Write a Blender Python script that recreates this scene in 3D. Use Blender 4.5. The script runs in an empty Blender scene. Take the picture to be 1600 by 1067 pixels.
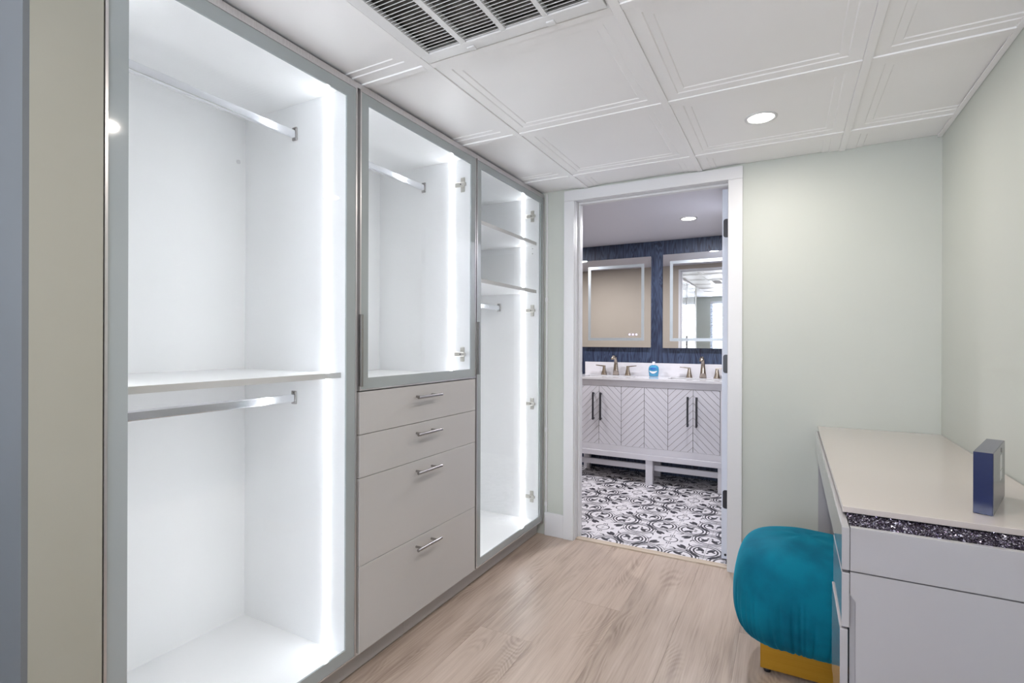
import bpy, bmesh, math, random
from mathutils import Vector, Matrix
random.seed(7)
S = bpy.context.scene
C = S.collection

# ------------------------------------------------------------------ camera
CAMH = 1.1393
YAW = math.radians(28.28); ROLL = math.radians(-0.18)
cam = bpy.data.cameras.new('camera'); camo = bpy.data.objects.new('camera', cam); C.objects.link(camo)
cam.sensor_width = 36.0; cam.lens = 801.5/1600*36; cam.clip_start = 0.02; cam.clip_end = 60
R0 = Vector((math.cos(YAW), math.sin(YAW), 0)); U0 = Vector((0, 0, 1)); F = Vector((-math.sin(YAW), math.cos(YAW), 0))
cr, sr = math.cos(ROLL), math.sin(ROLL)
RR = R0*cr - U0*sr; UU = R0*sr + U0*cr
M = Matrix((RR, UU, -F)).transposed().to_4x4(); M.translation = Vector((0, 0, CAMH))
camo.matrix_world = M
S.camera = camo

# ------------------------------------------------------------------ view, world, large lights
S.view_settings.view_transform = 'Standard'; S.view_settings.look = 'None'
S.view_settings.gamma = 1.0; S.view_settings.use_curve_mapping = False
S.view_settings.exposure = 0.42
W = bpy.data.worlds.new('world'); S.world = W; W.use_nodes = True
W.node_tree.nodes['Background'].inputs[0].default_value = (0.62, 0.78, 1.0, 1)
W.node_tree.nodes['Background'].inputs[1].default_value = 1.4

def area(name, loc, rot, size, energy, color, shape='RECTANGLE', sy=None, spread=None):
    l = bpy.data.lights.new(name, 'AREA'); l.shape = shape; l.size = size
    if sy: l.size_y = sy
    l.energy = energy; l.color = color
    if spread: l.spread = spread
    o = bpy.data.objects.new(name, l); C.objects.link(o); o.location = loc; o.rotation_euler = rot
    return o
# daylight entering by the bedroom window in the wall behind the camera, seen in the bathroom mirror
area('window_daylight', (-0.6, -1.72, 1.4), (math.radians(90), 0, 0), 1.5, 70, (0.93, 0.94, 1.0), sy=1.1)
# added bluish fill light on the far left, where no window is built
area('side_fill_light', (-2.72, -0.7, 1.3), (0, math.radians(-90), 0), 1.3, 3.2, (0.80, 0.89, 1.0), sy=1.2)
LAMPW = 4.3; WARM = (1.0, 0.93, 0.86)

# ------------------------------------------------------------------ dimensions
H = 2.0101            # ceiling
XW = -1.2705          # wardrobe door faces
XR = 0.5714           # right wall
YB = 2.7667           # wall with the doorway
YC = 2.7495           # casing face
YV = 4.4933           # bathroom back wall
T = 0.6111            # ceiling grid
GX0 = -1.0086; GY0 = 1.3076

# ------------------------------------------------------------------ materials
def mat(name, col, rough=0.5, metal=0.0, spec=0.5, coat=0.0, emis=None, estr=0.0, sheen=0.0, trans=0.0):
    m = bpy.data.materials.new(name); m.use_nodes = True
    b = m.node_tree.nodes['Principled BSDF']
    b.inputs['Base Color'].default_value = (*col, 1); b.inputs['Roughness'].default_value = rough
    b.inputs['Metallic'].default_value = metal; b.inputs['Specular IOR Level'].default_value = spec
    b.inputs['Coat Weight'].default_value = coat
    b.inputs['Coat Roughness'].default_value = 0.05
    b.inputs['Sheen Weight'].default_value = sheen
    b.inputs['Transmission Weight'].default_value = trans
    if emis: b.inputs['Emission Color'].default_value = (*emis, 1); b.inputs['Emission Strength'].default_value = estr
    return m
def N(m, t, **kw):
    n = m.node_tree.nodes.new(t)
    for k, v in kw.items(): setattr(n, k, v)
    return n
def L(m, a, b): m.node_tree.links.new(a, b)
def bsdf(m): return m.node_tree.nodes['Principled BSDF']
def noise_tint(m, c1, c2, scale=(1, 1, 1), nscale=4, detail=4, bump=0.0, coord='Object', lo=0.35, hi=0.65, bdist=0.002):
    tc = N(m, 'ShaderNodeTexCoord'); mp = N(m, 'ShaderNodeMapping'); mp.inputs['Scale'].default_value = scale
    L(m, tc.outputs[coord], mp.inputs['Vector'])
    no = N(m, 'ShaderNodeTexNoise'); no.inputs['Scale'].default_value = nscale; no.inputs['Detail'].default_value = detail
    L(m, mp.outputs[0], no.inputs['Vector'])
    cr_ = N(m, 'ShaderNodeValToRGB'); e = cr_.color_ramp.elements
    e[0].position = lo; e[0].color = (*c1, 1); e[1].position = hi; e[1].color = (*c2, 1)
    L(m, no.outputs['Fac'], cr_.inputs['Fac']); L(m, cr_.outputs[0], bsdf(m).inputs['Base Color'])
    if bump:
        bp = N(m, 'ShaderNodeBump'); bp.inputs['Strength'].default_value = bump; bp.inputs['Distance'].default_value = bdist
        L(m, no.outputs['Fac'], bp.inputs['Height']); L(m, bp.outputs[0], bsdf(m).inputs['Normal'])
    return no
class E:                                  # tiny expression helper for math nodes
    def __init__(s, m, o): s.m = m; s.o = o
    @staticmethod
    def op(m, k, *a):
        n = m.node_tree.nodes.new('ShaderNodeMath'); n.operation = k
        for i, v in enumerate(a):
            if isinstance(v, E): m.node_tree.links.new(v.o, n.inputs[i])
            else: n.inputs[i].default_value = v
        return E(m, n.outputs[0])
    def __add__(s, b): return E.op(s.m, 'ADD', s, b)
    def __radd__(s, b): return E.op(s.m, 'ADD', s, b)
    def __sub__(s, b): return E.op(s.m, 'SUBTRACT', s, b)
    def __rsub__(s, b): return E.op(s.m, 'SUBTRACT', b, s)
    def __mul__(s, b): return E.op(s.m, 'MULTIPLY', s, b)
    def __rmul__(s, b): return E.op(s.m, 'MULTIPLY', s, b)
    def f(s, k, *a): return E.op(s.m, k, s, *a)

wall_m = mat('mint_paint', (0.60, 0.66, 0.585), 0.55); noise_tint(wall_m, (0.525, 0.55, 0.505), (0.54, 0.562, 0.52), nscale=2, bump=0.03)
dim_mint_m = mat('mint_paint_dim_light', (0.36, 0.36, 0.29), 0.6); noise_tint(dim_mint_m, (0.385, 0.375, 0.315), (0.40, 0.39, 0.33), nscale=3, bump=0.03)  # the mint paint again, coloured darker and warmer to imitate dim light
blue_m = mat('blue_grey_paint', (0.28, 0.33, 0.38), 0.6); noise_tint(blue_m, (0.16, 0.172, 0.185), (0.168, 0.18, 0.193), nscale=2, bump=0.03)
beige_m = mat('beige_paint', (0.60, 0.52, 0.42), 0.7); noise_tint(beige_m, (0.42, 0.365, 0.30), (0.435, 0.38, 0.315), nscale=2)
ceil_m = mat('ceiling_tile_white', (0.78, 0.78, 0.775), 0.45); noise_tint(ceil_m, (0.885, 0.88, 0.885), (0.90, 0.895, 0.90), nscale=3)
bceil_m = mat('bathroom_ceiling_paint', (0.62, 0.61, 0.66), 0.5)
trim_m = mat('white_trim_paint', (0.70, 0.70, 0.715), 0.35)
mel_m = mat('white_melamine', (0.83, 0.84, 0.855), 0.35); noise_tint(mel_m, (0.88, 0.885, 0.895), (0.895, 0.90, 0.91), nscale=3)
draw_m = mat('white_lacquer_dimmed', (0.43, 0.415, 0.41), 0.28, coat=0.15); noise_tint(draw_m, (0.53, 0.515, 0.505), (0.545, 0.53, 0.52), nscale=2)  # white drawer lacquer, its weaker light put into the colour as grey
edge_m = mat('grey_edge_band', (0.62, 0.61, 0.60), 0.4)
alu_m = mat('brushed_aluminium', (0.62, 0.60, 0.60), 0.32, 0.85); noise_tint(alu_m, (0.60, 0.58, 0.58), (0.66, 0.64, 0.64), scale=(200, 200, 2), nscale=1)
kick_m = mat('satin_grey_plinth', (0.45, 0.43, 0.42), 0.35, 0.2)
rod_m = mat('polished_aluminium', (0.80, 0.81, 0.84), 0.18, 0.9)
steel_m = mat('brushed_steel', (0.36, 0.345, 0.34), 0.25, 1.0)
nickel_m = mat('brushed_nickel', (0.38, 0.33, 0.28), 0.25, 1.0)
hinge_m = mat('nickel_hinge', (0.55, 0.53, 0.49), 0.35, 0.8)
black_m = mat('black_metal', (0.012, 0.012, 0.02), 0.35)
dark_m = mat('dark_gap', (0.02, 0.018, 0.017), 0.8)
led_m = mat('led_diffuser', (0.9, 0.9, 0.9), 0.5, emis=(0.93, 0.96, 1.0), estr=20)
lens_m = mat('lamp_lens', (0.9, 0.9, 0.9), 0.5, emis=(1.0, 0.93, 0.84), estr=12)
frost_m = mat('frosted_grey_glass', (0.37, 0.405, 0.41), 0.06, coat=0.3)
desk_m = mat('grey_gloss_lacquer', (0.37, 0.365, 0.385), 0.1, coat=0.4); noise_tint(desk_m, (0.41, 0.40, 0.42), (0.425, 0.415, 0.435), nscale=2)
top_m = mat('cream_gloss_desktop', (0.57, 0.51, 0.48), 0.07, coat=0.5)
van_m = mat('white_vanity_paint', (0.62, 0.61, 0.66), 0.4); noise_tint(van_m, (0.60, 0.59, 0.64), (0.64, 0.63, 0.68), nscale=6)
groove_m = mat('vanity_groove_tan', (0.15, 0.125, 0.10), 0.7)
marble_m = mat('white_marble', (0.80, 0.79, 0.81), 0.12, coat=0.3); noise_tint(marble_m, (0.58, 0.57, 0.60), (0.68, 0.67, 0.70), nscale=5, detail=8, lo=0.3, hi=0.5)
basin_m = mat('white_ceramic', (0.82, 0.82, 0.83), 0.08, coat=0.5)
mirror_m = mat('mirror_silver', (0.90, 0.91, 0.92), 0.0, 1.0)
band_m = mat('frosted_mirror_band', (0.40, 0.44, 0.47), 0.35, 0.5)
gold_m = mat('gold_metal', (0.50, 0.27, 0.025), 0.38, 0.75); noise_tint(gold_m, (0.49, 0.26, 0.022), (0.53, 0.29, 0.03), scale=(2, 2, 80), nscale=3)
navy_m = mat('navy_card', (0.008, 0.017, 0.078), 0.25, coat=0.2)
boxgrey_m = mat('charcoal_card', (0.11, 0.11, 0.13), 0.22, 0.3)
boxtop_m = mat('card_top_reflection', (0.10, 0.105, 0.16), 0.25, 0.3)  # grey-blue colour imitates a reflection on the box top
label_m = mat('white_print', (0.72, 0.72, 0.72), 0.6)
filter_m = mat('dusty_filter', (0.16, 0.15, 0.14), 0.9); noise_tint(filter_m, (0.07, 0.06, 0.055), (0.24, 0.23, 0.22), nscale=18, detail=6)
vent_m = mat('white_powder_coat', (0.78, 0.78, 0.79), 0.35)
soap_m = mat('blue_soap', (0.05, 0.27, 0.46), 0.1, coat=0.6)
soapd_m = mat('dark_blue_label', (0.02, 0.11, 0.42), 0.4)
cap_m = mat('clear_white_plastic', (0.7, 0.68, 0.74), 0.3)
icon_m = mat('touch_icon_light', (0.6, 0.5, 0.9), 0.5, emis=(0.62, 0.5, 1.0), estr=1.0)
door_m = mat('white_door_paint', (0.66, 0.70, 0.80), 0.35)
blind_m = mat('white_blind', (0.62, 0.68, 0.78), 0.5)
thresh_m = mat('oak_threshold', (0.50, 0.41, 0.32), 0.45); noise_tint(thresh_m, (0.47, 0.38, 0.29), (0.53, 0.44, 0.35), scale=(2, 60, 60), nscale=2)
grout_m = mat('grey_grout', (0.45, 0.44, 0.44), 0.9)
under_m = mat('plank_underlay', (0.12, 0.09, 0.07), 0.9)

def glass_mat():
    m = bpy.data.materials.new('clear_glass'); m.use_nodes = True; nt = m.node_tree
    for n in list(nt.nodes):
        if n.type != 'OUTPUT_MATERIAL': nt.nodes.remove(n)
    out = nt.nodes['Material Output']
    tr = nt.nodes.new('ShaderNodeBsdfTransparent'); tr.inputs[0].default_value = (0.985, 0.99, 0.99, 1)
    gl = nt.nodes.new('ShaderNodeBsdfGlossy'); gl.inputs['Roughness'].default_value = 0.0
    fr = nt.nodes.new('ShaderNodeFresnel'); fr.inputs[0].default_value = 1.35
    mx = nt.nodes.new('ShaderNodeMixShader')
    # only the surface facing the ray reflects; leaving the pane from inside has no inverted-index reflection
    ge = nt.nodes.new('ShaderNodeNewGeometry'); fl = nt.nodes.new('ShaderNodeMath'); fl.operation = 'SUBTRACT'; fl.inputs[0].default_value = 1.0
    nt.links.new(ge.outputs['Backfacing'], fl.inputs[1])
    ml = nt.nodes.new('ShaderNodeMath'); ml.operation = 'MULTIPLY'; nt.links.new(fr.outputs[0], ml.inputs[0]); nt.links.new(fl.outputs[0], ml.inputs[1])
    nt.links.new(ml.outputs[0], mx.inputs[0]); nt.links.new(tr.outputs[0], mx.inputs[1]); nt.links.new(gl.outputs[0], mx.inputs[2])
    nt.links.new(mx.outputs[0], out.inputs[0])
    return m
glass_m = glass_mat()

def wood_mat():
    m = mat('light_oak_plank', (0.5, 0.4, 0.3), 0.36)
    tc = N(m, 'ShaderNodeTexCoord'); oi = N(m, 'ShaderNodeObjectInfo')
    off = N(m, 'ShaderNodeVectorMath', operation='SCALE'); off.inputs[0].default_value = (37.0, 61.0, 13.0); L(m, oi.outputs['Random'], off.inputs['Scale'])
    ad = N(m, 'ShaderNodeVectorMath', operation='ADD'); L(m, tc.outputs['Object'], ad.inputs[0]); L(m, off.outputs[0], ad.inputs[1])
    def nz(scale, s, d, dist=0.0):
        mp = N(m, 'ShaderNodeMapping'); mp.inputs['Scale'].default_value = scale; L(m, ad.outputs[0], mp.inputs['Vector'])
        n = N(m, 'ShaderNodeTexNoise'); n.inputs['Scale'].default_value = s; n.inputs['Detail'].default_value = d; n.inputs['Distortion'].default_value = dist
        L(m, mp.outputs[0], n.inputs['Vector']); return E(m, n.outputs['Fac'])
    big = nz((7, 1.2, 1), 1.0, 3, 0.4)
    fine = nz((150, 5.0, 1), 1.0, 6)
    mid = nz((30, 1.6, 1), 1.0, 4, 0.3)
    ringf = nz((5.5, 1.5, 1), 1.0, 1.2, 0.5)
    rings = (ringf*190).f('SINE')
    msk = (nz((5.0, 1.9, 1), 1.3, 1) - 0.53).f('MULTIPLY', 9.0).f('MAXIMUM', 0.0).f('MINIMUM', 1.0)
    v = big*0.45 + mid*0.28 + fine*0.40 + rings*msk*0.055 - 0.06 - msk*0.05
    cr_ = N(m, 'ShaderNodeValToRGB'); cr_.color_ramp.elements[0].position = 0.30; cr_.color_ramp.elements[0].color = (0.27, 0.20, 0.155, 1)
    cr_.color_ramp.elements[1].position = 0.72; cr_.color_ramp.elements[1].color = (0.56, 0.46, 0.39, 1)
    e = cr_.color_ramp.elements.new(0.5); e.color = (0.445, 0.35, 0.285, 1)
    L(m, v.o, cr_.inputs['Fac'])
    hs = N(m, 'ShaderNodeHueSaturation'); L(m, cr_.outputs[0], hs.inputs['Color'])
    val = E(m, oi.outputs['Random'])*0.16 + 0.93
    L(m, val.o, hs.inputs['Value']); L(m, hs.outputs[0], bsdf(m).inputs['Base Color'])
    bp = N(m, 'ShaderNodeBump'); bp.inputs['Strength'].default_value = 0.12; bp.inputs['Distance'].default_value = 0.0015
    L(m, (v).o, bp.inputs['Height']); L(m, bp.outputs[0], bsdf(m).inputs['Normal'])
    ro = fine*0.2 + 0.26; L(m, ro.o, bsdf(m).inputs['Roughness'])
    return m
wood_m = wood_mat()

def wallpaper_mat():
    m = mat('navy_woodgrain_wallpaper', (0.02, 0.05, 0.14), 0.5)
    tc = N(m, 'ShaderNodeTexCoord')
    def nz(scale, d, dist):
        mp = N(m, 'ShaderNodeMapping'); mp.inputs['Scale'].default_value = scale; L(m, tc.outputs['Object'], mp.inputs['Vector'])
        n = N(m, 'ShaderNodeTexNoise'); n.inputs['Scale'].default_value = 1; n.inputs['Detail'].default_value = d; n.inputs['Distortion'].default_value = dist
        L(m, mp.outputs[0], n.inputs['Vector']); return E(m, n.outputs['Fac'])
    a = nz((13, 1, 1.6), 2, 0.8)
    v = (a*75).f('SINE')*0.17 + nz((60, 1, 2.5), 3, 0.2)*0.4 + a*0.45
    cr_ = N(m, 'ShaderNodeValToRGB'); e = cr_.color_ramp.elements
    e[0].position = 0.25; e[0].color = (0.005, 0.011, 0.040, 1); e[1].position = 0.62; e[1].color = (0.036, 0.058, 0.115, 1)
    L(m, v.o, cr_.inputs['Fac']); L(m, cr_.outputs[0], bsdf(m).inputs['Base Color'])
    return m
paper_m = wallpaper_mat()

def tile_mat():
    # one motif spans 2 x 2 tiles; UV runs -0.5..0.5 round the quatrefoil centre
    m = mat('patterned_cement_tile', (0.8, 0.8, 0.8), 0.3)
    tc = N(m, 'ShaderNodeTexCoord'); sp = N(m, 'ShaderNodeSeparateXYZ'); L(m, tc.outputs['UV'], sp.inputs[0])
    ax = E(m, sp.outputs[0]).f('ABSOLUTE'); ay = E(m, sp.outputs[1]).f('ABSOLUTE')
    qx = E.op(m, 'MAXIMUM', ax, ay); qy = E.op(m, 'MINIMUM', ax, ay)
    def dist(cx, cy):
        dx = qx - cx; dy = qy - cy
        return (dx*dx + dy*dy).f('SQRT')
    def below(d, t, s=0.004): return ((t - d)*(1/s)).f('MAXIMUM', 0.0).f('MINIMUM', 1.0)
    def ell(cx, cy, rx, ry, ang):
        c, s = math.cos(ang), math.sin(ang)
        dx = qx - cx; dy = qy - cy
        u = (dx*c + dy*s)*(0.86/rx); v = (dy*c - dx*s)*(0.82/ry)
        return below((u*u + v*v).f('SQRT'), 1.0, 0.12)
    d = dist(0.284, 0.0)
    ring1 = below((d - 0.198).f('ABSOLUTE'), 0.0125)
    ring2 = below((d - 0.152).f('ABSOLUTE'), 0.014)
    out = below((d - 0.236).f('ABSOLUTE'), 0.008)
    outm = out*below(qy, 0.30)
    ink = ring1
    def add(x):
        nonlocal ink
        ink = E.op(m, 'MAXIMUM', ink, x)
    add(ring2*below(1.0 - qx, 0.90)); add(outm*0.75)
    add(ell(0.325, 0.060, 0.060, 0.026, 0.5)); add(ell(0.300, 0.085, 0.045, 0.018, -0.9)); add(ell(0.235, 0.028, 0.022, 0.013, 0.2))
    add(ell(0.350, 0.095, 0.03, 0.014, 0.1))
    add(ell(0.120, 0.112, 0.075, 0.024, 0.785)); add(ell(0.190, 0.165, 0.045, 0.014, 0.5)); add(ell(0.215, 0.195, 0.045, 0.010, 0.785))
    add(ell(0.335, 0.300, 0.055, 0.024, 0.76)); add(ell(0.280, 0.268, 0.03, 0.010, 0.76))
    c = dist(0.5, 0.5)
    add(below((c - 0.095).f('ABSOLUTE'), 0.011)*0.95); add(below(c, 0.024)*0.35)
    add(ell(0.500, 0.352, 0.006, 0.022, 0.0)); add(ell(0.474, 0.352, 0.007, 0.024, 0.15))
    add(ell(0.395, 0.215, 0.012, 0.03, -0.6)); add(ell(0.43, 0.235, 0.035, 0.007, 0.2)*0.9)
    mx = N(m, 'ShaderNodeMix', data_type='RGBA'); L(m, ink.o, mx.inputs['Factor'])
    mx.inputs['A'].default_value = (0.69, 0.67, 0.70, 1); mx.inputs['B'].default_value = (0.018, 0.018, 0.028, 1)
    L(m, mx.outputs['Result'], bsdf(m).inputs['Base Color'])
    return m
ptile_m = tile_mat()

def velvet_mat():
    m = mat('teal_velvet', (0.002, 0.17, 0.24), 0.8, spec=0.15, sheen=0.4)
    b = bsdf(m); b.inputs['Sheen Tint'].default_value = (0.03, 0.55, 0.75, 1); b.inputs['Sheen Roughness'].default_value = 0.35
    noise_tint(m, (0.0005, 0.10, 0.17), (0.001, 0.18, 0.27), nscale=7, detail=5, bump=0.25, bdist=0.003)
    return m
velvet_m = velvet_mat()

def crystal_mat():
    m = mat('crushed_crystal', (0.1, 0.1, 0.1), 0.15, 0.7)
    g = N(m, 'ShaderNodeNewGeometry'); cr_ = N(m, 'ShaderNodeValToRGB'); e = cr_.color_ramp.elements
    e[0].position = 0.0; e[0].color = (0.02, 0.012, 0.03, 1); e[1].position = 1.0; e[1].color = (0.9, 0.88, 1.0, 1)
    k = e.new(0.6); k.color = (0.11, 0.09, 0.13, 1); k = e.new(0.85); k.color = (0.34, 0.31, 0.40, 1)
    L(m, g.outputs['Random Per Island'], cr_.inputs['Fac']); L(m, cr_.outputs[0], bsdf(m).inputs['Base Color'])
    return m
crystal_m = crystal_mat()

# ------------------------------------------------------------------ mesh helpers
def box(bm, x0, x1, y0, y1, z0, z1, bev=0.0, seg=1):
    r = bmesh.ops.create_cube(bm, size=1.0)
    for v in r['verts']:
        v.co = Vector(((x0+x1)/2 + v.co.x*(x1-x0), (y0+y1)/2 + v.co.y*(y1-y0), (z0+z1)/2 + v.co.z*(z1-z0)))
    if bev:
        es = list({e for v in r['verts'] for e in v.link_edges})
        bmesh.ops.bevel(bm, geom=es, offset=bev, segments=seg, affect='EDGES', profile=0.5)
    return bm
def cyl(bm, p0, p1, r, seg=16, r2=None, cap=True):
    p0, p1 = Vector(p0), Vector(p1); d = p1 - p0
    q = Vector((0, 0, 1)).rotation_difference(d.normalized()).to_matrix().to_4x4()
    q.translation = (p0+p1)/2
    bmesh.ops.create_cone(bm, cap_ends=cap, segments=seg, radius1=r, radius2=r if r2 is None else r2, depth=d.length, matrix=q)
    return bm
def ring_prism(bm, outer, inner, y0, y1, axis='x'):
    """rectangular frame: outer/inner = (a0,a1,b0,b1) in the plane across axis"""
    (a0, a1, b0, b1), (c0, c1, d0, d1) = outer, inner
    rects = [(a0, a1, b0, d0), (a0, a1, d1, b1), (a0, c0, d0, d1), (c1, a1, d0, d1)]
    for r in rects:
        if axis == 'x': box(bm, y0, y1, r[0], r[1], r[2], r[3])
        elif axis == 'y': box(bm, r[0], r[1], y0, y1, r[2], r[3])
        else: box(bm, r[0], r[1], r[2], r[3], y0, y1)
    return bm
def poly(bm, pts, d0, d1, axis='y'):
    """extrude a 2-D polygon along axis between d0 and d1"""
    def P(a, b, d): return (a, d, b) if axis == 'y' else ((d, a, b) if axis == 'x' else (a, b, d))
    va = [bm.verts.new(P(a, b, d0)) for a, b in pts]; vb = [bm.verts.new(P(a, b, d1)) for a, b in pts]
    n = len(pts); bm.faces.new(va); bm.faces.new(vb[::-1])
    for i in range(n): bm.faces.new((va[i], vb[i], vb[(i+1) % n], va[(i+1) % n]))
    return bm
def B(*a, **k): return box(bmesh.new(), *a, **k)
def obj(name, bm, m, parent=None, smooth=False, origin=None, label=None):
    """link a bmesh as one object; origin = where its own origin goes (scene coordinates)"""
    bmesh.ops.recalc_face_normals(bm, faces=bm.faces)
    if origin is None:
        xs = [v.co for v in bm.verts]
        origin = Vector(((min(c.x for c in xs)+max(c.x for c in xs))/2, (min(c.y for c in xs)+max(c.y for c in xs))/2, min(c.z for c in xs)))
    origin = Vector(origin)
    bmesh.ops.translate(bm, verts=bm.verts, vec=-origin)
    me = bpy.data.meshes.new(name); bm.to_mesh(me); bm.free()
    if m: me.materials.append(m)
    if smooth:
        for p in me.polygons: p.use_smooth = True
    o = bpy.data.objects.new(name, me); C.objects.link(o)
    place(o, origin, parent)
    if label: o['label'] = label
    return o
WL = {}
def place(o, wloc, parent):
    WL[o.name] = Vector(wloc)
    if parent:
        o.parent = parent; o.location = Vector(wloc) - WL[parent.name]
    else: o.location = wloc
def thing(name, label, cat, loc, group=None):
    o = bpy.data.objects.new(name, None); C.objects.link(o); o.empty_display_size = 0.05
    WL[o.name] = Vector(loc); o.location = loc; o['label'] = label; o['category'] = cat
    if group: o['group'] = group
    return o
def tag(o, label, cat, group=None):
    o['label'] = label; o['category'] = cat
    if group: o['group'] = group
    return o
def struct(name, bm, m, label, cat):
    o = obj(name, bm, m); o['kind'] = 'structure'; o['label'] = label; o['category'] = cat; return o
def inst(src, name, wloc, parent):
    o = bpy.data.objects.new(name, src.data); C.objects.link(o); place(o, wloc, parent); return o
def smooth_by_angle(o, ang=35):
    me = o.data; bm = bmesh.new(); bm.from_mesh(me)
    for e in bm.edges:
        e.smooth = not (len(e.link_faces) == 2 and e.calc_face_angle(0) > math.radians(ang))
    for f in bm.faces: f.smooth = True
    bm.to_mesh(me); bm.free()

# ------------------------------------------------------------------ room shell
XL = -2.85; YR = -1.65        # far left and rear walls of the bedroom end
ZT = 2.06
floor = struct('floor', B(XL, XR+.1, YR-.1, YB+.06, -.06, -.012), under_m, 'light oak plank floor of the dressing room', 'floor')
cell = struct('ceiling', B(XL, XR+.1, YR-.1, YB+.1, 2.045, 2.09), ceil_m, 'white panelled grid ceiling over the dressing room', 'ceiling')
struct('wall_right', B(XR, XR+.1, YR-.1, YB+.1, 0, ZT), wall_m, 'pale mint wall on the right beside the desk', 'wall')
bk = bmesh.new(); box(bk, -1.93, -1.0985, YB, YB+.108, 0, ZT); box(bk, -.2439, XR, YB, YB+.108, 0, ZT); box(bk, -1.0985, -.2439, YB, YB+.108, 1.964, ZT)
struct('wall_back', bk, wall_m, 'pale mint wall with the bathroom doorway', 'wall')
struct('wall_left', B(-1.95, XW-.0005, .4233, .5433, 0, ZT), dim_mint_m, 'narrow mint wall left of the lit wardrobe, dim warm light painted in', 'wall')
struct('wall_front_left', B(XL, XW-.0006, .4133, .4232, 0, ZT), blue_m, 'blue grey wall at the left edge of the view', 'wall')
struct('wall_wardrobe_rear', B(-1.99, -1.9, .5434, YB, 0, ZT), wall_m, 'wall behind the wardrobes', 'wall')
struct('wall_far_left', B(XL-.1, XL, YR-.1, .5, 0, ZT), blue_m, 'blue grey bedroom wall behind the camera', 'wall')
WX0, WX1, WZ0, WZ1 = -1.33, 0.12, 0.75, 1.93
rw = bmesh.new(); box(rw, XL, WX0, YR-.1, YR, 0, ZT); box(rw, WX1, XR, YR-.1, YR, 0, ZT); box(rw, WX0, WX1, YR-.1, YR, 0, WZ0); box(rw, WX0, WX1, YR-.1, YR, WZ1, ZT)
struct('wall_front', rw, wall_m, 'mint wall with a blinded window, seen in the right mirror', 'wall')
win = struct('window_1', ring_prism(bmesh.new(), (WX0, WX1, WZ0, WZ1), (WX0+.05, WX1-.05, WZ0+.05, WZ1-.05), YR-.08, YR-.03, 'y'), trim_m, 'bedroom window with white blinds, seen in the right mirror', 'window')
obj('pane', B(WX0+.05, WX1-.05, YR-.058, YR-.054, WZ0+.05, WZ1-.05), glass_m, win)
obj('mullion', B(-.63, -.60, YR-.075, YR-.035, WZ0+.05, WZ1-.05), trim_m, win)
sl0 = None
for i in range(27):
    z = WZ0 + .07 + i*.04
    if sl0 is None:
        bm = B(-.72, .72, -.017, .017, -.0012, .0012); bmesh.ops.rotate(bm, verts=bm.verts, cent=(0, 0, 0), matrix=Matrix.Rotation(math.radians(28), 3, 'X'))
        bmesh.ops.translate(bm, verts=bm.verts, vec=(-.605, YR-.014, z))
        sl0 = obj('blind_slat', bm, blind_m, win)
        zoff = WL[sl0.name] - Vector((-.605, YR-.014, z))
    else: inst(sl0, 'blind_slat', Vector((-.605, YR-.014, z)) + zoff, win)

# bathroom shell
BX0, BX1 = -2.75, .45
bfloor = struct('floor', B(BX0, BX1, YB+.06, YV+.1, -.06, -.006), grout_m, 'black and white patterned tile floor of the bathroom', 'floor')
struct('ceiling', B(BX0, BX1, YB+.108, YV+.1, H, H+.08), bceil_m, 'smooth white ceiling of the bathroom', 'ceiling')
struct('wall_bathroom_back', B(BX0, BX1, YV, YV+.1, 0, ZT), paper_m, 'navy wood-grain papered wall behind the vanity mirrors', 'wall')
bb = bmesh.new(); box(bb, BX0, -1.0985, YB+.108, YB+.118, 0, ZT); box(bb, -.2439, BX1, YB+.108, YB+.118, 0, ZT); box(bb, -1.0985, -.2439, YB+.108, YB+.118, 1.964, ZT)
struct('wall_bathroom_front', bb, beige_m, 'beige bathroom side of the doorway wall, seen in the mirrors', 'wall')
struct('wall_bathroom_left', B(BX0-.1, BX0, YB+.1, YV+.1, 0, ZT), beige_m, 'beige bathroom side wall on the left', 'wall')
struct('wall_bathroom_right', B(BX1, BX1+.1, YB+.1, YV+.1, 0, ZT), beige_m, 'beige bathroom side wall on the right', 'wall')

# doorway trim: casing, jambs, stops
DX0, DX1, DZ = -1.0795, -.2629, 1.945
cs = struct('trim_1', B(-1.1406, DX0, YC, YB, 0, DZ, bev=.0012), trim_m, 'white casing around the bathroom doorway', 'door trim')
obj('casing_board', B(DX1, -.1975, YC, YB, 0, DZ, bev=.0012), trim_m, cs)
obj('casing_head', B(-1.1406, -.1975, YC, YB, DZ+.0006, 2.0062, bev=.0012), trim_m, cs)
for n, a in (('jamb', (-1.0985, DX0+.003, YB-.001, YB+.118, 0, DZ+.003)), ('jamb', (DX1-.003, -.2439, YB-.001, YB+.118, 0, DZ+.003)), ('head_jamb', (-1.0985, -.2439, YB-.001, YB+.118, DZ+.0031, 1.964))):
    obj(n, B(*a, bev=.001), trim_m, cs)
obj('door_stop', B(DX0+.003, DX0+.015, YB+.045, YB+.08, 0, DZ-.009, bev=.002), trim_m, cs)
obj('door_stop', B(DX0+.0031, DX1-.0031, YB+.045, YB+.08, DZ-.009, DZ+.003, bev=.002), trim_m, cs)
obj('strike_plate', B(DX0+.0031, DX0+.005, YB+.083, YB+.108, .96, 1.02), dark_m, cs)
th = struct('trim_2', B(DX0+.0031, DX1-.0031, YB+.014, YB+.059, -.004, .007, bev=.003, seg=2), thresh_m, 'oak threshold strip in the bathroom doorway', 'threshold')
struct('baseboard_back', B(-1.262, -1.1407, YB-.013, YB, 0, .134, bev=.002), trim_m, 'short white baseboard between wardrobe and door casing', 'baseboard')
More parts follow.
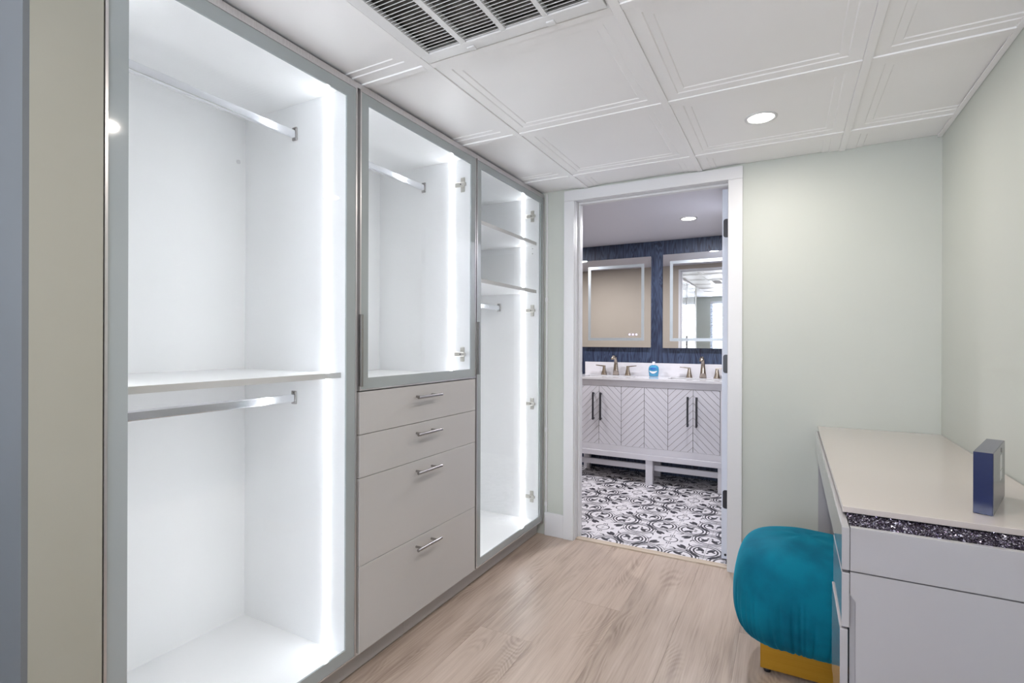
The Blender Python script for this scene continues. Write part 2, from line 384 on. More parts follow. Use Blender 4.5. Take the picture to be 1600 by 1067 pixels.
struct('baseboard_right', B(-.1974, XR-.001, YB-.013, YB, 0, .134, bev=.002), trim_m, 'white baseboard behind the ottoman', 'baseboard')
rc = struct('trim_3', B(-1.2575, -1.2485, YB-.010, YB, .134, 2.008, bev=.002), trim_m, 'thin white strip on the wall beside the wardrobe', 'trim')
for z in (.185, .62, 1.385): obj('clip', B(-1.2605, -1.2455, YB-.0125, YB-.0005, z-.012, z+.012, bev=.001), trim_m, rc)

# bathroom door leaf, opened inward: its hinge edge shows
dl = thing('bathroom_door', 'open white bathroom door seen edge-on with black hinges', 'door', (-.286, 2.89, 0)); dl.name = 'door_1'; WL['door_1'] = WL['bathroom_door']
dl['kind'] = 'structure'
obj('leaf', B(-.3045, -.2695, 2.8865, 3.62, .008, 1.938, bev=.001), door_m, dl)
for z in (1.734, 1.026, .319):
    bm = bmesh.new(); r = .012; a0, a1, z0, z1 = -.2985, -.2663, z-.048, z+.048
    pts = [(a1, z0)] + [(a0+r-r*math.sin(t), z0+r-r*math.cos(t)) for t in [i*math.pi/8 for i in range(5)]] + [(a0+r-r*math.cos(t), z1-r+r*math.sin(t)) for t in [i*math.pi/8 for i in range(5)]] + [(a1, z1)]
    obj('hinge', poly(bm, pts, 2.884, 2.8868), black_m, dl)
obj('hinge_stop', cyl(bmesh.new(), (-.285, 2.883, .03), (-.285, 2.8868, .03), .006), black_m, dl)

# ------------------------------------------------------------------ oak planks
PW = .229
xs = [-.394 + k*PW for k in range(-12, 6)]
ends = {}
k0 = 0
cut = {-4: [1.05], -3: [.3, 1.75], -2: [.9, 2.13], -1: [-.3, 1.12], 0: [.05, 1.45, ], 1: [.55, 2.2], 2: [-.1, 1.2]}
for k in range(-12, 6):
    x0 = max(-.394 + k*PW, XL+.001); x1 = min(-.394 + (k+1)*PW, XR-.001)
    if x1 - x0 < .01: continue
    if x1 < -1.33: ymax = .41
    else: ymax = YB+.0135
    ks = cut.get(k, [random.uniform(-1, .2)])
    ys = [YR] + [y for y in ks if y < ymax-.05] + [ymax]
    for a, b in zip(ys[:-1], ys[1:]):
        obj('plank', B(x0+.0002, x1-.0002, a+.0002, b-.0002, -.012, 0, bev=.0005), wood_m, floor)

# ------------------------------------------------------------------ bathroom tiles
TX, TY = .2029, .2067
ax, ay = -.797, 3.2512          # a quatrefoil centre (corner shared by four tiles)
var = {}
for i in range(-10, 7):
    for j in range(-2, 7):
        x0 = ax + i*TX; y0 = ay + j*TY; x1 = x0+TX; y1 = y0+TY
        if x1 < BX0+.02 or x0 > BX1-.02 or y1 < YB+.07 or y0 > YV-.02: continue
        key = (i % 2, j % 2)
        clipped = x0 < BX0 or x1 > BX1 or y0 < YB+.06 or y1 > YV
        if key in var and not clipped:
            s = var[key]; inst(s, 'tile', Vector(((x0+x1)/2, (y0+y1)/2, -.006)), bfloor); continue
        cx0, cx1 = max(x0, BX0+.001)+.0006, min(x1, BX1-.001)-.0006; cy0, cy1 = max(y0, YB+.0605)+.0006, min(y1, YV-.001)-.0006
        bm = B(cx0, cx1, cy0, cy1, -.006, .0005, bev=.0006)
        uv = bm.loops.layers.uv.new('UVMap')
        for f in bm.faces:
            for l in f.loops:
                u = (l.vert.co.x-ax)/(2*TX); v = (l.vert.co.y-ay)/(2*TY)
                u -= math.floor(((x0+x1)/2-ax)/(2*TX) + .5); v -= math.floor(((y0+y1)/2-ay)/(2*TY) + .5)
                l[uv].uv = (u, v)
        o = obj('tile', bm, ptile_m, bfloor)
        if not clipped: var[key] = o

# ------------------------------------------------------------------ grid ceiling
def tile_mesh(x0, x1, y0, y1, clip=None):
    """moulded panel: flat rim and two shallow steps, seen from below"""
    bm = bmesh.new()
    prof = [(.0130, .001), (.052, .001), (.055, .0035), (.077, .0035), (.080, .006)]
    rings = []
    for d, h in prof:
        rings.append([bm.verts.new((x, y, H+.003+h)) for x, y in ((x0+d, y0+d), (x1-d, y0+d), (x1-d, y1-d), (x0+d, y1-d))])
    for a, b in zip(rings[:-1], rings[1:]):
        for i in range(4): bm.faces.new((a[i], b[i], b[(i+1) % 4], a[(i+1) % 4]))
    bm.faces.new(rings[-1][::-1])
    top = [bm.verts.new((v.co.x, v.co.y, H+.026)) for v in rings[0]]
    for i in range(4): bm.faces.new((rings[0][i], rings[0][(i+1) % 4], top[(i+1) % 4], top[i]))
    bm.faces.new(top)
    if clip:
        for co, no in clip:
            g = bm.verts[:] + bm.edges[:] + bm.faces[:]
            r = bmesh.ops.bisect_plane(bm, geom=g, plane_co=co, plane_no=no, clear_outer=True)
            es = [e for e in r['geom_cut'] if isinstance(e, bmesh.types.BMEdge)]
            bmesh.ops.holes_fill(bm, edges=es)
    return bm
CXL = -1.288
full = None
for i in range(-1, 3):
    for j in range(-4, 4):
        x0 = GX0 + i*T; y0 = GY0 + (j-1)*T + T*0
        x1, y1 = x0+T, y0+T
        y0 = GY0 + (j-1)*T; y1 = y0 + T
        if i == 0 and j == 0: continue                     # the return-air grille sits here
        if y1 < YR+.02: continue
        clip = []
        if x0 < CXL: clip.append(((CXL, 0, 0), (-1, 0, 0)))
        if x1 > XR: clip.append(((XR-.002, 0, 0), (1, 0, 0)))
        if y1 > YB: clip.append(((0, YB-.002, 0), (0, 1, 0)))
        if y0 < YR: clip.append(((0, YR+.002, 0), (0, -1, 0)))
        if not clip and full: inst(full, 'ceiling_tile', Vector(((x0+x1)/2, (y0+y1)/2, H+.003)), cell); continue
        o = obj('ceiling_tile', tile_mesh(x0, x1, y0, y1, clip), ceil_m, cell)
        if not clip: full = o
obj('ceiling_board', B(XL+.001, -1.288, YR+.001, .412, H+.003, H+.02), ceil_m, cell)
for i in range(3):
    x = GX0 + i*T
    obj('grid_bar', B(x-.0125, x+.0125, YR+.002, YB-.002, H-.0015, H+.006, bev=.0008), ceil_m, cell)
for j in range(-5, 3):
    y = GY0 + j*T
    if y < YR: continue
    for i in range(-1, 3):
        a = max(GX0+i*T+.0127, CXL); b = min(GX0+(i+1)*T-.0127, XR-.002)
        obj('cross_bar', B(a, b, y-.0125, y+.0125, H-.001, H+.006, bev=.0008), ceil_m, cell)
obj('edge_strip', B(XR-.018, XR-.001, YR+.002, YB-.002, H-.0005, H+.004), ceil_m, cell)

# return-air grille
gv = thing('air_vent', 'white return-air grille with thin louvres in the ceiling', 'air vent', (-.703, 1.0, H-.004))
vx0, vx1, vy0, vy1 = -.990, -.416, GY0-T+.018, GY0-.024
bays = [(-.955, -.841), (-.823, -.706), (-.691, -.578), (-.564, -.450)]
ly0, ly1 = vy0+.045, 1.243
bm = bmesh.new()
box(bm, vx0, vx1, ly1, vy1, H-.006, H+.010, bev=.0015); box(bm, vx0, vx1, vy0, ly0, H-.006, H+.010, bev=.0015)
box(bm, vx0, bays[0][0], ly0, ly1, H-.006, H+.010); box(bm, bays[3][1], vx1, ly0, ly1, H-.006, H+.010)
obj('frame', bm, vent_m, gv)
obj('backing', B(vx0, vx1, vy0, vy1, H+.030, H+.034), filter_m, gv, label='dusty grey filter behind the louvres')
for a, b in zip(bays[:-1], bays[1:]): obj('divider', B(a[1], b[0], ly0, ly1, H-.006, H+.012), vent_m, gv)
pitch = .0135; n = int((ly1-ly0)/pitch); s0 = None
for k in range(n+1):
    y = ly1 - .004 - k*pitch
    if y < ly0+.003: break
    if s0 is None:
        bm = bmesh.new()
        for a, b in bays:
            q = bmesh.new(); box(q, a, b, -.0055, .0055, -.0006, .0006); bmesh.ops.rotate(q, verts=q.verts, cent=(0, 0, 0), matrix=Matrix.Rotation(math.radians(48), 3, 'X'))
            bmesh.ops.translate(q, verts=q.verts, vec=(0, y, H+.001)); me = bpy.data.meshes.new('t'); q.to_mesh(me); bm.from_mesh(me); q.free(); bpy.data.meshes.remove(me)
        s0 = obj('louvre', bm, vent_m, gv); base = WL[s0.name].copy(); yb = y
    else: inst(s0, 'louvre', base + Vector((0, y-yb, 0)), gv)
for x in (-.822, -.568):
    obj('latch', B(x-.012, x+.012, vy1-.020, vy1-.002, H-.010, H-.006, bev=.001), vent_m, gv)
obj('edge_flange', ring_prism(bmesh.new(), (GX0+.0128, GX0+T-.0128, GY0-T+.0128, GY0-.0128), (vx0-.002, vx1+.002, vy0-.002, vy1+.002), H+.0005, H+.004, 'z'), vent_m, gv)

# downlights
def downlight(x, y, label, w, color, z=H):
    t = thing('downlight', label, 'ceiling light', (x, y, z+.0), 'round ceiling downlights')
    bm = bmesh.new(); n = 40; rs = [(.060, z+.0008), (.058, z-.0045), (.049, z-.006), (.046, z-.002)]
    rr = [[bm.verts.new((x+r*math.cos(2*math.pi*i/n), y+r*math.sin(2*math.pi*i/n), h)) for i in range(n)] for r, h in rs]
    for a, b in zip(rr[:-1], rr[1:]):
        for i in range(n): bm.faces.new((a[i], a[(i+1) % n], b[(i+1) % n], b[i]))
    obj('trim_ring', bm, trim_m, t, smooth=True)
    obj('lens', cyl(bmesh.new(), (x, y, z-.0035), (x, y, z-.0005), .0465, 32), lens_m, t)
    l = area('downlight_light', (x, y, z-.008), (0, 0, 0), .09, w, color, 'DISK')
    return t
ZL = H+.0145
downlight(-.0955, 2.228, 'round lit downlight near the bathroom doorway', LAMPW, WARM, H+.0100)
downlight(-0.096, 1.045, 'round lit downlight above the wardrobe middle, nearest the left wall cabinets', LAMPW, WARM, H+.0100)
downlight(-.15, -.20, 'unseen round downlight added above the camera for ambient light', LAMPW, WARM, H+.0100)  # unseen lamp, added to raise the ambient light
downlight(-.618, 3.766, 'round lit downlight in the bathroom ceiling', 14, (.97, .96, 1.0))
downlight(-1.95, 3.70, 'round lit downlight at the left of the bathroom ceiling', 14, (.97, .96, 1.0))

# ------------------------------------------------------------------ wardrobes
XB = -1.845; XF = -1.2935; DT = .0205     # back panel face, carcass front edge, door thickness
def glass_door(parent, y0, y1, z0, z1, bw=.040, handle=None, bottom=None):
    a = .0055
    bm = ring_prism(bmesh.new(), (y0, y1, z0, z1), (y0+a, y1-a, z0+a, z1-a), XW-DT, XW)
    d = obj('door', bm, alu_m, parent, label='aluminium framed glass door with frosted grey border')
    bb_ = bottom or bw
    obj('frosted_border', ring_prism(bmesh.new(), (y0+a+.0003, y1-a-.0003, z0+a+.0003, z1-a-.0003), (y0+bw, y1-bw, z0+bb_, z1-bw), XW-.0075, XW-.002), frost_m, d)
    obj('glass_pane', B(XW-.0070, XW-.0030, y0+bw+.0002, y1-bw-.0002, z0+bb_+.0002, z1-bw-.0002), glass_m, d)
    if handle:
        obj('handle', B(XW-.001, XW+.013, y0-.006, y0+.004, handle[0], handle[1], bev=.001), steel_m, d)
    return d
def led(parent, y, z0, z1, side):
    y0, y1 = (y-.0035, y-.0002) if side > 0 else (y+.0002, y+.0035)
    obj('led_strip', B(XF-.109, XF-.099, y0, y1, z0, z1), led_m, parent)
def rod(parent, y0, y1, z, x=-1.563):
    bm = bmesh.new(); pts = []
    for i in range(16):
        t = 2*math.pi*i/16; pts.append((x + .0075*max(-1, min(1, 1.3*math.cos(t))), z + .0075*math.sin(t) + (.0075 if math.sin(t) > 0.001 else (-.0075 if math.sin(t) < -.001 else 0))))
    r = obj('clothes_rod', poly(bm, pts, y0+.001, y1-.001, 'y'), rod_m, parent)
    for y, s in ((y0, 1), (y1, -1)):
        bm = bmesh.new(); box(bm, x-.012, x+.012, min(y, y+s*.006), max(y, y+s*.006), z-.022, z+.026, bev=.0025, seg=2)
        obj('rod_bracket', bm, steel_m, r)
        obj('screw', cyl(bmesh.new(), (x, y+s*.006, z+.019), (x, y+s*.008, z+.019), .003, 10), steel_m, r)
def door_hinge(parent, y, z, s=-1):
    x = -1.336
    bm = bmesh.new()
    box(bm, x-.012, x+.012, y-.004, y-.0002, z-.034, z+.034, bev=.002)
    box(bm, x-.038, x+.016, y-.014, y-.004, z-.0105, z+.0105, bev=.002)
    box(bm, x+.004, x+.0225, y-.017, y-.006, z-.007, z+.007, bev=.001)
    h = obj('hinge', bm, hinge_m, parent)
    obj('screw', cyl(bmesh.new(), (x-.004, y-.0128, z), (x-.004, y-.0142, z), .0035, 10), dark_m, h)
def pin(parent, x, y, z):
    obj('shelf_peg', cyl(bmesh.new(), (x, y, z), (x, y-.0025, z), .003, 8), steel_m, parent)
def carcass(t, y0, y1, zb=.065, ztop=2.0045):
    for a, b in ((y0, y0+.016), (y1-.016, y1)): obj('side_panel', B(XB-.018, XF, a, b, zb, ztop), mel_m, t)
    obj('back_panel', B(XB-.018, XB, y0+.0161, y1-.0161, zb, ztop), mel_m, t)
    obj('top_panel', B(XB+.0001, XF, y0+.0161, y1-.0161, 1.988, ztop), mel_m, t)
    obj('bottom_panel', B(XB+.0001, XF, y0+.0161, y1-.0161, zb, .0845), mel_m, t)
WG = 'white wardrobe units along the left wall'
U1 = (.5440, 1.2715); U2 = (1.2720, 2.0125); U3 = (2.0130, 2.7530)
# unit 1
u = thing('wardrobe', 'lit glass-door wardrobe with two hanging rods and a shelf, leftmost of the row', 'wardrobe', ((XB+XF)/2, sum(U1)/2, .065), WG)
carcass(u, *U1)
i0, i1 = U1[0]+.016, U1[1]-.016
sh = obj('shelf', B(XB+.0005, -1.333, i0+.0005, i1-.0005, 1.0146, 1.0325), mel_m, u)
obj('edge_band', B(-1.3329, -1.3322, i0+.0005, i1-.0005, 1.0146, 1.0325), edge_m, sh)
rod(u, i0, i1, 1.880); rod(u, i0, i1, .934)
for z0, z1 in ((.0846, 1.0144), (1.0327, 1.9878)): led(u, i1, z0, z1, 1); led(u, i0, z0, z1, -1)
obj('cam_cover', cyl(bmesh.new(), (XB, i1-.03, 1.82), (XB+.002, i1-.03, 1.82), .008, 14), trim_m, u)
glass_door(u, .5462, 1.2655, .0823, 1.988, bw=.0445)
# unit 2
u = thing('wardrobe', 'wardrobe with a shorter glass door above four white drawers toned grey as if dimly lit', 'wardrobe', ((XB+XF)/2, sum(U2)/2, .065), WG)
carcass(u, *U2)
i0, i1 = U2[0]+.016, U2[1]-.016
obj('divider_shelf', B(XB+.0005, XF, i0+.0005, i1-.0005, .975, .993), mel_m, u)
rod(u, i0, i1, 1.884)
led(u, i1, .9932, 1.9878, 1); led(u, i0, .9932, 1.9878, -1)
door_hinge(u, i1, 1.868); door_hinge(u, i1, 1.079)
glass_door(u, 1.2795, 2.0095, .9705, 1.988, bw=.0405, handle=(.986, 1.229), bottom=.0425)
for k, (z0, z1) in enumerate(((.8225, .9665), (.6760, .8205), (.3775, .6740), (.0835, .3755))):
    dr = obj('drawer', B(XW-.0195, XW, 1.2800, 2.0060, z0, z1, bev=.0008), draw_m, u)
    hz = (.9245, .782, .635, .341)[k]
    bm = cyl(bmesh.new(), (XW+.032, 1.553, hz), (XW+.032, 1.703, hz), .0060, 16)
    for yy in (1.580, 1.676): cyl(bm, (XW+.0002, yy, hz), (XW+.030, yy, hz), .0045, 12)
    h = obj('handle', bm, steel_m, dr); smooth_by_angle(h)
    obj('drawer_box', B(XB+.03, XW-.021, 1.300, 1.986, z0+.01, z1-.012), mel_m, dr)
# unit 3
u = thing('wardrobe', 'lit glass-door wardrobe with two upper shelves, next to the doorway wall', 'wardrobe', ((XB+XF)/2, sum(U3)/2, .065), WG)
carcass(u, *U3)
i0, i1 = U3[0]+.016, U3[1]-.016
for z0, z1 in ((1.707, 1.7255), (1.4245, 1.443)):
    sh = obj('shelf', B(XB+.0005, -1.3105, i0+.0005, i1-.0005, z0, z1), mel_m, u)
    obj('edge_band', B(-1.3104, -1.3097, i0+.0005, i1-.0005, z0, z1), edge_m, sh)
rod(u, i0, i1, 1.345)
for z0, z1 in ((.0846, 1.4243), (1.4432, 1.7068), (1.7257, 1.9878)): led(u, i1, z0, z1, 1); led(u, i0, z0, z1, -1)
for z in (1.881, 1.323, .771, .2205): door_hinge(u, i1, z)
for z in (1.66, 1.69): pin(u, -1.335, i1, z)
glass_door(u, 2.0175, 2.7535, .0823, 1.988, bw=.0385, handle=(.986, 1.229))
# fascia, plinth and filler
fa = tag(obj('fascia', B(-1.2925, XW-.003, .5440, YB-.0005, 1.9895, 2.0070, bev=.0006), alu_m), 'thin grey strip between wardrobe doors and ceiling', 'fascia')
pl = thing('plinth', 'low grey toe-kick running under all the wardrobes', 'plinth', (-1.32, 1.6, 0))
obj('kick_board', B(-1.3265, -1.3076, .5440, 1.5495, .006, .0640), kick_m, pl)
obj('kick_board', B(-1.3265, -1.3076, 1.5510, 2.7525, .006, .0640), kick_m, pl)
obj('gap_shade', B(-1.330, -1.316, .5440, 2.7525, 0, .0058), dark_m, pl)  # dark strip standing in for the shade in the gap under the boards
tag(obj('filler_strip', B(XF-.4, XW-.003, 2.7536, YB-.0005, .0640, 1.9890), alu_m), 'narrow grey filler between last wardrobe and wall', 'filler')

# ------------------------------------------------------------------ vanity
VX0, VX1, VY0, VY1 = -1.632, -.402, 4.126, 4.470
vn = thing('vanity', 'white double-sink vanity with chevron slatted doors and black handles', 'vanity', ((VX0+VX1)/2, (VY0+VY1)/2, 0))
cb = bmesh.new(); box(cb, VX0, VX1, VY0+.020, VY1, .236, .826)
obj('cabinet_body', cb, van_m, vn)
obj('top_rail', B(VX0, VX1, VY0, VY0+.019, .7735, .826, bev=.001), van_m, vn)
obj('bottom_rail', B(VX0, VX1, VY0, VY0+.019, .2375, .2885, bev=.001), van_m, vn)
obj('apron', B(VX0-.004, VX1+.004, VY0-.006, VY1, .192, .2365, bev=.002), van_m, vn)
obj('side_stile', B(VX0, -1.5810, VY0, VY0+.019, .2887, .7733), van_m, vn); obj('side_stile', B(-.4440, VX1, VY0, VY0+.019, .2887, .7733), van_m, vn)
cols = [-1.5795, -1.391, -1.202, -1.0145, -.829, -.640, -.4465]
ZD0, ZD1 = .2900, .7715
def clip_poly(pts, a, b, c):
    out = []
    for i in range(len(pts)):
        p, q = pts[i], pts[(i+1) % len(pts)]; dp = a*p[0]+b*p[1]-c; dq = a*q[0]+b*q[1]-c
        if dp <= 0: out.append(p)
        if (dp < 0 < dq) or (dq < 0 < dp):
            t = dp/(dp-dq); out.append((p[0]+(q[0]-p[0])*t, p[1]+(q[1]-p[1])*t))
    return out
VP = .0567
for ci in range(6):
    x0, x1 = cols[ci]+.0012, cols[ci+1]-.0012
    up = ci % 2 == 0                                     # planks rise to the right in even columns
    nm = 'door' if ci in (0, 1, 4, 5) else 'front_panel'
    d = obj(nm, B(x0, x1, VY0+.005, VY0+.019, ZD0, ZD1), groove_m, vn, label='chevron slatted cabinet front')
    s = 1.0 if up else -1.0
    z = ZD0 - .3
    while z < ZD1 + .3:
        pts = [(x0+.0004, ZD0), (x1-.0004, ZD0), (x1-.0004, ZD1), (x0+.0004, ZD1)]
        xc = x1 if up else x0
        # strip: z .. z+VP measured at the shared joint x = xc, slope s
        pts = clip_poly(pts, s, -1, s*xc - (z+.0018))
        pts = clip_poly(pts, -s, 1, -s*xc + z+VP-.0018)
        if len(pts) >= 3:
            A = abs(sum(pts[i][0]*pts[(i+1) % len(pts)][1]-pts[(i+1) % len(pts)][0]*pts[i][1] for i in range(len(pts))))/2
            if A > 2e-5: obj('slat', poly(bmesh.new(), pts, VY0, VY0+.0052), van_m, d)
        z += VP
    if nm == 'door':
        hx = x1-.045 if ci in (0, 4) else x0+.022
        hx = {0: -1.436, 1: -1.371, 4: -.677, 5: -.612}[ci]
        bm = bmesh.new(); box(bm, hx-.0065, hx+.0065, VY0-.032, VY0-.022, .488, .719, bev=.001)
        for z in (.500, .707): box(bm, hx-.006, hx+.006, VY0-.0225, VY0-.0002, z-.006, z+.006)
        obj('handle', bm, black_m, d)
for x in (VX0, -1.003, VX1-.060):
    for (a, b) in ((VY0+.002, VY0+.052), (VY1-.052, VY1-.002)): obj('leg', B(x, x+.055, a, b, 0, .1918, bev=.001), van_m, vn)
obj('stretcher', B(VX0+.056, -1.0035, VY0+.070, VY0+.095, .098, .142, bev=.001), van_m, vn)
obj('stretcher', B(-.9475, VX1-.061, VY0+.070, VY0+.095, .098, .142, bev=.001), van_m, vn)
ct = bmesh.new()
# worktop with two rectangular cut-outs
sinks = [(-1.560, -1.125), (-.845, -.420)]
SY0, SY1 = 4.175, 4.365
for a in ((VX0-.01, VX1+.01, VY0-.018, SY0), (VX0-.01, VX1+.01, SY1, YV-.0005), (VX0-.01, sinks[0][0], SY0, SY1), (sinks[0][1], sinks[1][0], SY0, SY1), (sinks[1][1], VX1+.01, SY0, SY1)):
    box(ct, *a, .8262, .8460)
wt = obj('worktop', ct, marble_m, vn)
obj('backsplash', B(VX0-.01, VX1+.01, YV-.020, YV-.0004, .8462, .957, bev=.001), marble_m, vn)
for a, b in sinks:
    bm = bmesh.new()
    o4 = [(a, SY0), (b, SY0), (b, SY1), (a, SY1)]; i4 = [(a+.03, SY0+.02), (b-.03, SY0+.02), (b-.03, SY1-.02), (a+.03, SY1-.02)]
    v0 = [bm.verts.new((x, y, .845)) for x, y in o4]; v1 = [bm.verts.new((x, y, .73)) for x, y in i4]
    for i in range(4): bm.faces.new((v0[i], v0[(i+1) % 4], v1[(i+1) % 4], v1[i]))
    bm.faces.new(v1); bmesh.ops.solidify(bm, geom=bm.faces[:], thickness=.003)
    obj('basin', bm, basin_m, vn)

def faucet(xc, label):
    t = thing('faucet', label, 'faucet', (xc, 4.42, .846), 'brushed nickel faucets on the vanity')
    # spout: tapering rectangular neck that leans and bends forward
    path = [(0, 0, 0), (0, .002, .05), (0, .001, .10), (0, -.006, .135), (0, -.024, .160), (0, -.050, .168), (0, -.078, .160), (0, -.098, .142)]
    wid = [.028, .021, .016, .0135, .0125, .013, .0145, .015]; dep = [.020, .015, .0115, .010, .009, .0085, .008, .006]
    bm = bmesh.new(); rings = []
    for i, p in enumerate(path):
        q = Vector(path[min(i+1, len(path)-1)]) - Vector(path[max(i-1, 0)]); q.normalize(); nrm = Vector((1, 0, 0)).cross(q)
        c = Vector((xc, 4.425, .8462)) + Vector(p)
        rg = []
        for k in range(12):
            a = 2*math.pi*k/12; ca, sa = math.cos(a), math.sin(a)
            ex = math.copysign(abs(ca)**.6, ca); ey = math.copysign(abs(sa)**.6, sa)
            rg.append(bm.verts.new(c + Vector((1, 0, 0))*wid[i]*ex + nrm*dep[i]*ey))
        rings.append(rg)
    for a, b in zip(rings[:-1], rings[1:]):
        for k in range(12): bm.faces.new((a[k], a[(k+1) % 12], b[(k+1) % 12], b[k]))
    bm.faces.new(rings[0]); bm.faces.new(rings[-1][::-1])
    obj('spout', bm, nickel_m, t, smooth=True)
    for s in (-1, 1):
        x = xc + s*.107
        bm = bmesh.new(); n = 12; rr = []
        for r, z in ((.026, 0), (.025, .004), (.018, .03), (.0125, .060), (.0115, .076), (.010, .082)):
            rr.append([bm.verts.new((x+r*math.copysign(abs(math.cos(2*math.pi*k/n+.26))**.6, math.cos(2*math.pi*k/n+.26)), 4.425+r*.85*math.copysign(abs(math.sin(2*math.pi*k/n+.26))**.6, math.sin(2*math.pi*k/n+.26)), .8462+z)) for k in range(n)])
        for a, b in zip(rr[:-1], rr[1:]):
            for k in range(n): bm.faces.new((a[k], a[(k+1) % n], b[(k+1) % n], b[k]))
        bm.faces.new(rr[0]); bm.faces.new(rr[-1][::-1])
        hb = obj('handle_base', bm, nickel_m, t, smooth=True)
        xa, xb2 = (x - s*.011, x + s*.075)
        obj('lever', poly(bmesh.new(), [(xa, .917), (xb2, .9285), (xb2, .9345), (xa, .9285)], 4.416, 4.434), nickel_m, hb)
faucet(-1.338, 'brushed nickel faucet under the left mirror')
faucet(-.610, 'brushed nickel faucet under the right mirror')

# soap bottle
sb = thing('soap_bottle', 'bottle of blue soap with clear cap between the two faucets', 'bottle', (-1.002, 4.40, .8462))
bm = bmesh.new(); n = 24
prof = [(.0, 0), (.036, .001), (.039, .006), (.040, .02), (.043, .045), (.044, .06), (.041, .078), (.032, .09), (.018, .096), (.016, .098)]
rr = []
for r, z in prof[1:]: rr.append([bm.verts.new((-1.002+r*math.cos(2*math.pi*k/n), 4.40+r*.55*math.sin(2*math.pi*k/n), .8464+z)) for k in range(n)])
for a, b in zip(rr[:-1], rr[1:]):
    for k in range(n): bm.faces.new((a[k], a[(k+1) % n], b[(k+1) % n], b[k]))
bm.faces.new(rr[0]); bm.faces.new(rr[-1][::-1])
obj('bottle_body', bm, soap_m, sb, smooth=True)
bm = bmesh.new(); cyl(bm, (-1.002, 4.40, .9445), (-1.002, 4.40, .955), .015, 20); cyl(bm, (-1.002, 4.40, .955), (-1.002, 4.40, .972), .013, 20, r2=.010)
obj('cap', bm, cap_m, sb)
def curved(pts, mtl, nm, off):
    """flat print wrapped on the bottle front; pts = (x, z) outline relative to the bottle axis"""
    bm = bmesh.new(); n_ = len(pts)//2; lo = pts[:n_]; hi = pts[n_:][::-1]
    def y(x, z):
        r = .0435 if z > .03 else .0415
        return 4.40 - .55*math.sqrt(max(r*r-x*x, 0)) - off
    a = [bm.verts.new((-1.002+x, y(x, z), .8464+z)) for x, z in lo]; b = [bm.verts.new((-1.002+x, y(x, z), .8464+z)) for x, z in hi]
    for i in range(n_-1): bm.faces.new((a[i], a[i+1], b[i+1], b[i]))
    obj(nm, bm, mtl, sb)
xsn = [-.028+.004*i for i in range(15)]
curved([(x, .058+.0+(x/.03)**2*.010) for x in xsn] + [(x, .076-(x/.03)**2*.008) for x in xsn][::-1], soapd_m, 'label', .0012)
xsn = [-.032+.0046*i for i in range(15)]
curved([(x, .026+(x/.033)**2*.020) for x in xsn] + [(x, .044+(x/.033)**2*.006) for x in xsn][::-1], label_m, 'label', .0014)

# mirrors
def bath_mirror(x0, x1, z0, z1, label, icons):
    t = thing('mirror', label, 'mirror', ((x0+x1)/2, YV-.015, z0), 'backlit mirrors over the vanity')
    yf = YV-.034
    obj('mirror_body', B(x0+.004, x1-.004, yf+.004, YV-.0005, z0+.004, z1-.004), alu_m, t)
    obj('mirror_glass', B(x0, x1, yf, yf+.0038, z0, z1), mirror_m, t)
    a = .058; b = .083
    obj('frosted_band', ring_prism(bmesh.new(), (x0+a, x1-a, z0+a, z1-a), (x0+b, x1-b, z0+b, z1-b), yf-.0006, yf-.0001, 'y'), band_m, t)
    if icons:
        for k in range(3):
            x = x1-.185 + k*.030
            obj('touch_icon', cyl(bmesh.new(), (x, yf-.0008, z0+.112), (x, yf-.0002, z0+.112), .0085, 16), icon_m, t)
bath_mirror(-1.667, -1.041, 1.092, 1.876, 'left frosted-band mirror with three lit touch icons', True)
bath_mirror(-.940, -.314, 1.088, 1.882, 'right frosted-band mirror reflecting the wardrobes and window', False)

# ------------------------------------------------------------------ desk
dk = thing('desk', 'grey lacquer desk with cream gloss top and crystal inlay band', 'desk', (.34, YB-.01, 0))
dkp = Vector((.34, YB-.01, 0))
YE = 1.345
DXL = .114
obj('desktop', B(DXL+.008, XR-.001, 1.440, YB-.002, .7385, .7524, bev=.0012, seg=2), top_m, dk, label='glossy cream desk top')
bm = bmesh.new()
fx0, fx1 = DXL-.0005, DXL+.0145
obj('apron_front', B(fx0, fx1, YE, YB-.030, .6376, .7320, bev=.0012), desk_m, dk)
obj('rear_apron', B(XR-.03, XR-.010, 1.62, YB-.030, .6376, .7320), desk_m, dk)
obj('crystal_tray', B(fx1+.0008, XR-.002, YE+.0150, 1.66, .7260, .7320), dark_m, dk)
ec = bmesh.new(); box(ec, fx1+.0008, XR-.0015, YE, YE+.0145, .6376, .7330, bev=.0006)
obj('end_panel', ec, desk_m, dk)
obj('end_panel', poly(bmesh.new(), [(fx1+.0008, .6350), (fx1+.0008, .585), (fx1+.006, .578), (fx1+.011, .570), (fx1+.011, .02), (XR-.0015, .02), (XR-.0015, .6350)], YE, YE+.0145, 'y'), desk_m, dk)
obj('pedestal_box', B(fx1+.0008, XR-.002, YE+.0150, 1.598, .02, .7255), desk_m, dk)
obj('pedestal_foot', B(fx1+.03, XR-.02, YE+.03, 1.58, 0, .0198), dark_m, dk)
for k, (z0, z1, dx) in enumerate(((.5116, .6312, 0), (.278, .5066, .0), (.030, .272, 0))):
    if k == 1: dx = .003
    obj('drawer', B(fx0-dx, fx1-dx, YE, 1.600, z0, z1, bev=.0012), desk_m, dk)
obj('leg_panel', B(fx1-.004, XR-.002, YB-.028, YB-.008, 0, .7260), desk_m, dk)
obj('top_support', B(DXL+.03, XR-.01, 1.665, YB-.035, .7321, .7383), dark_m, dk)
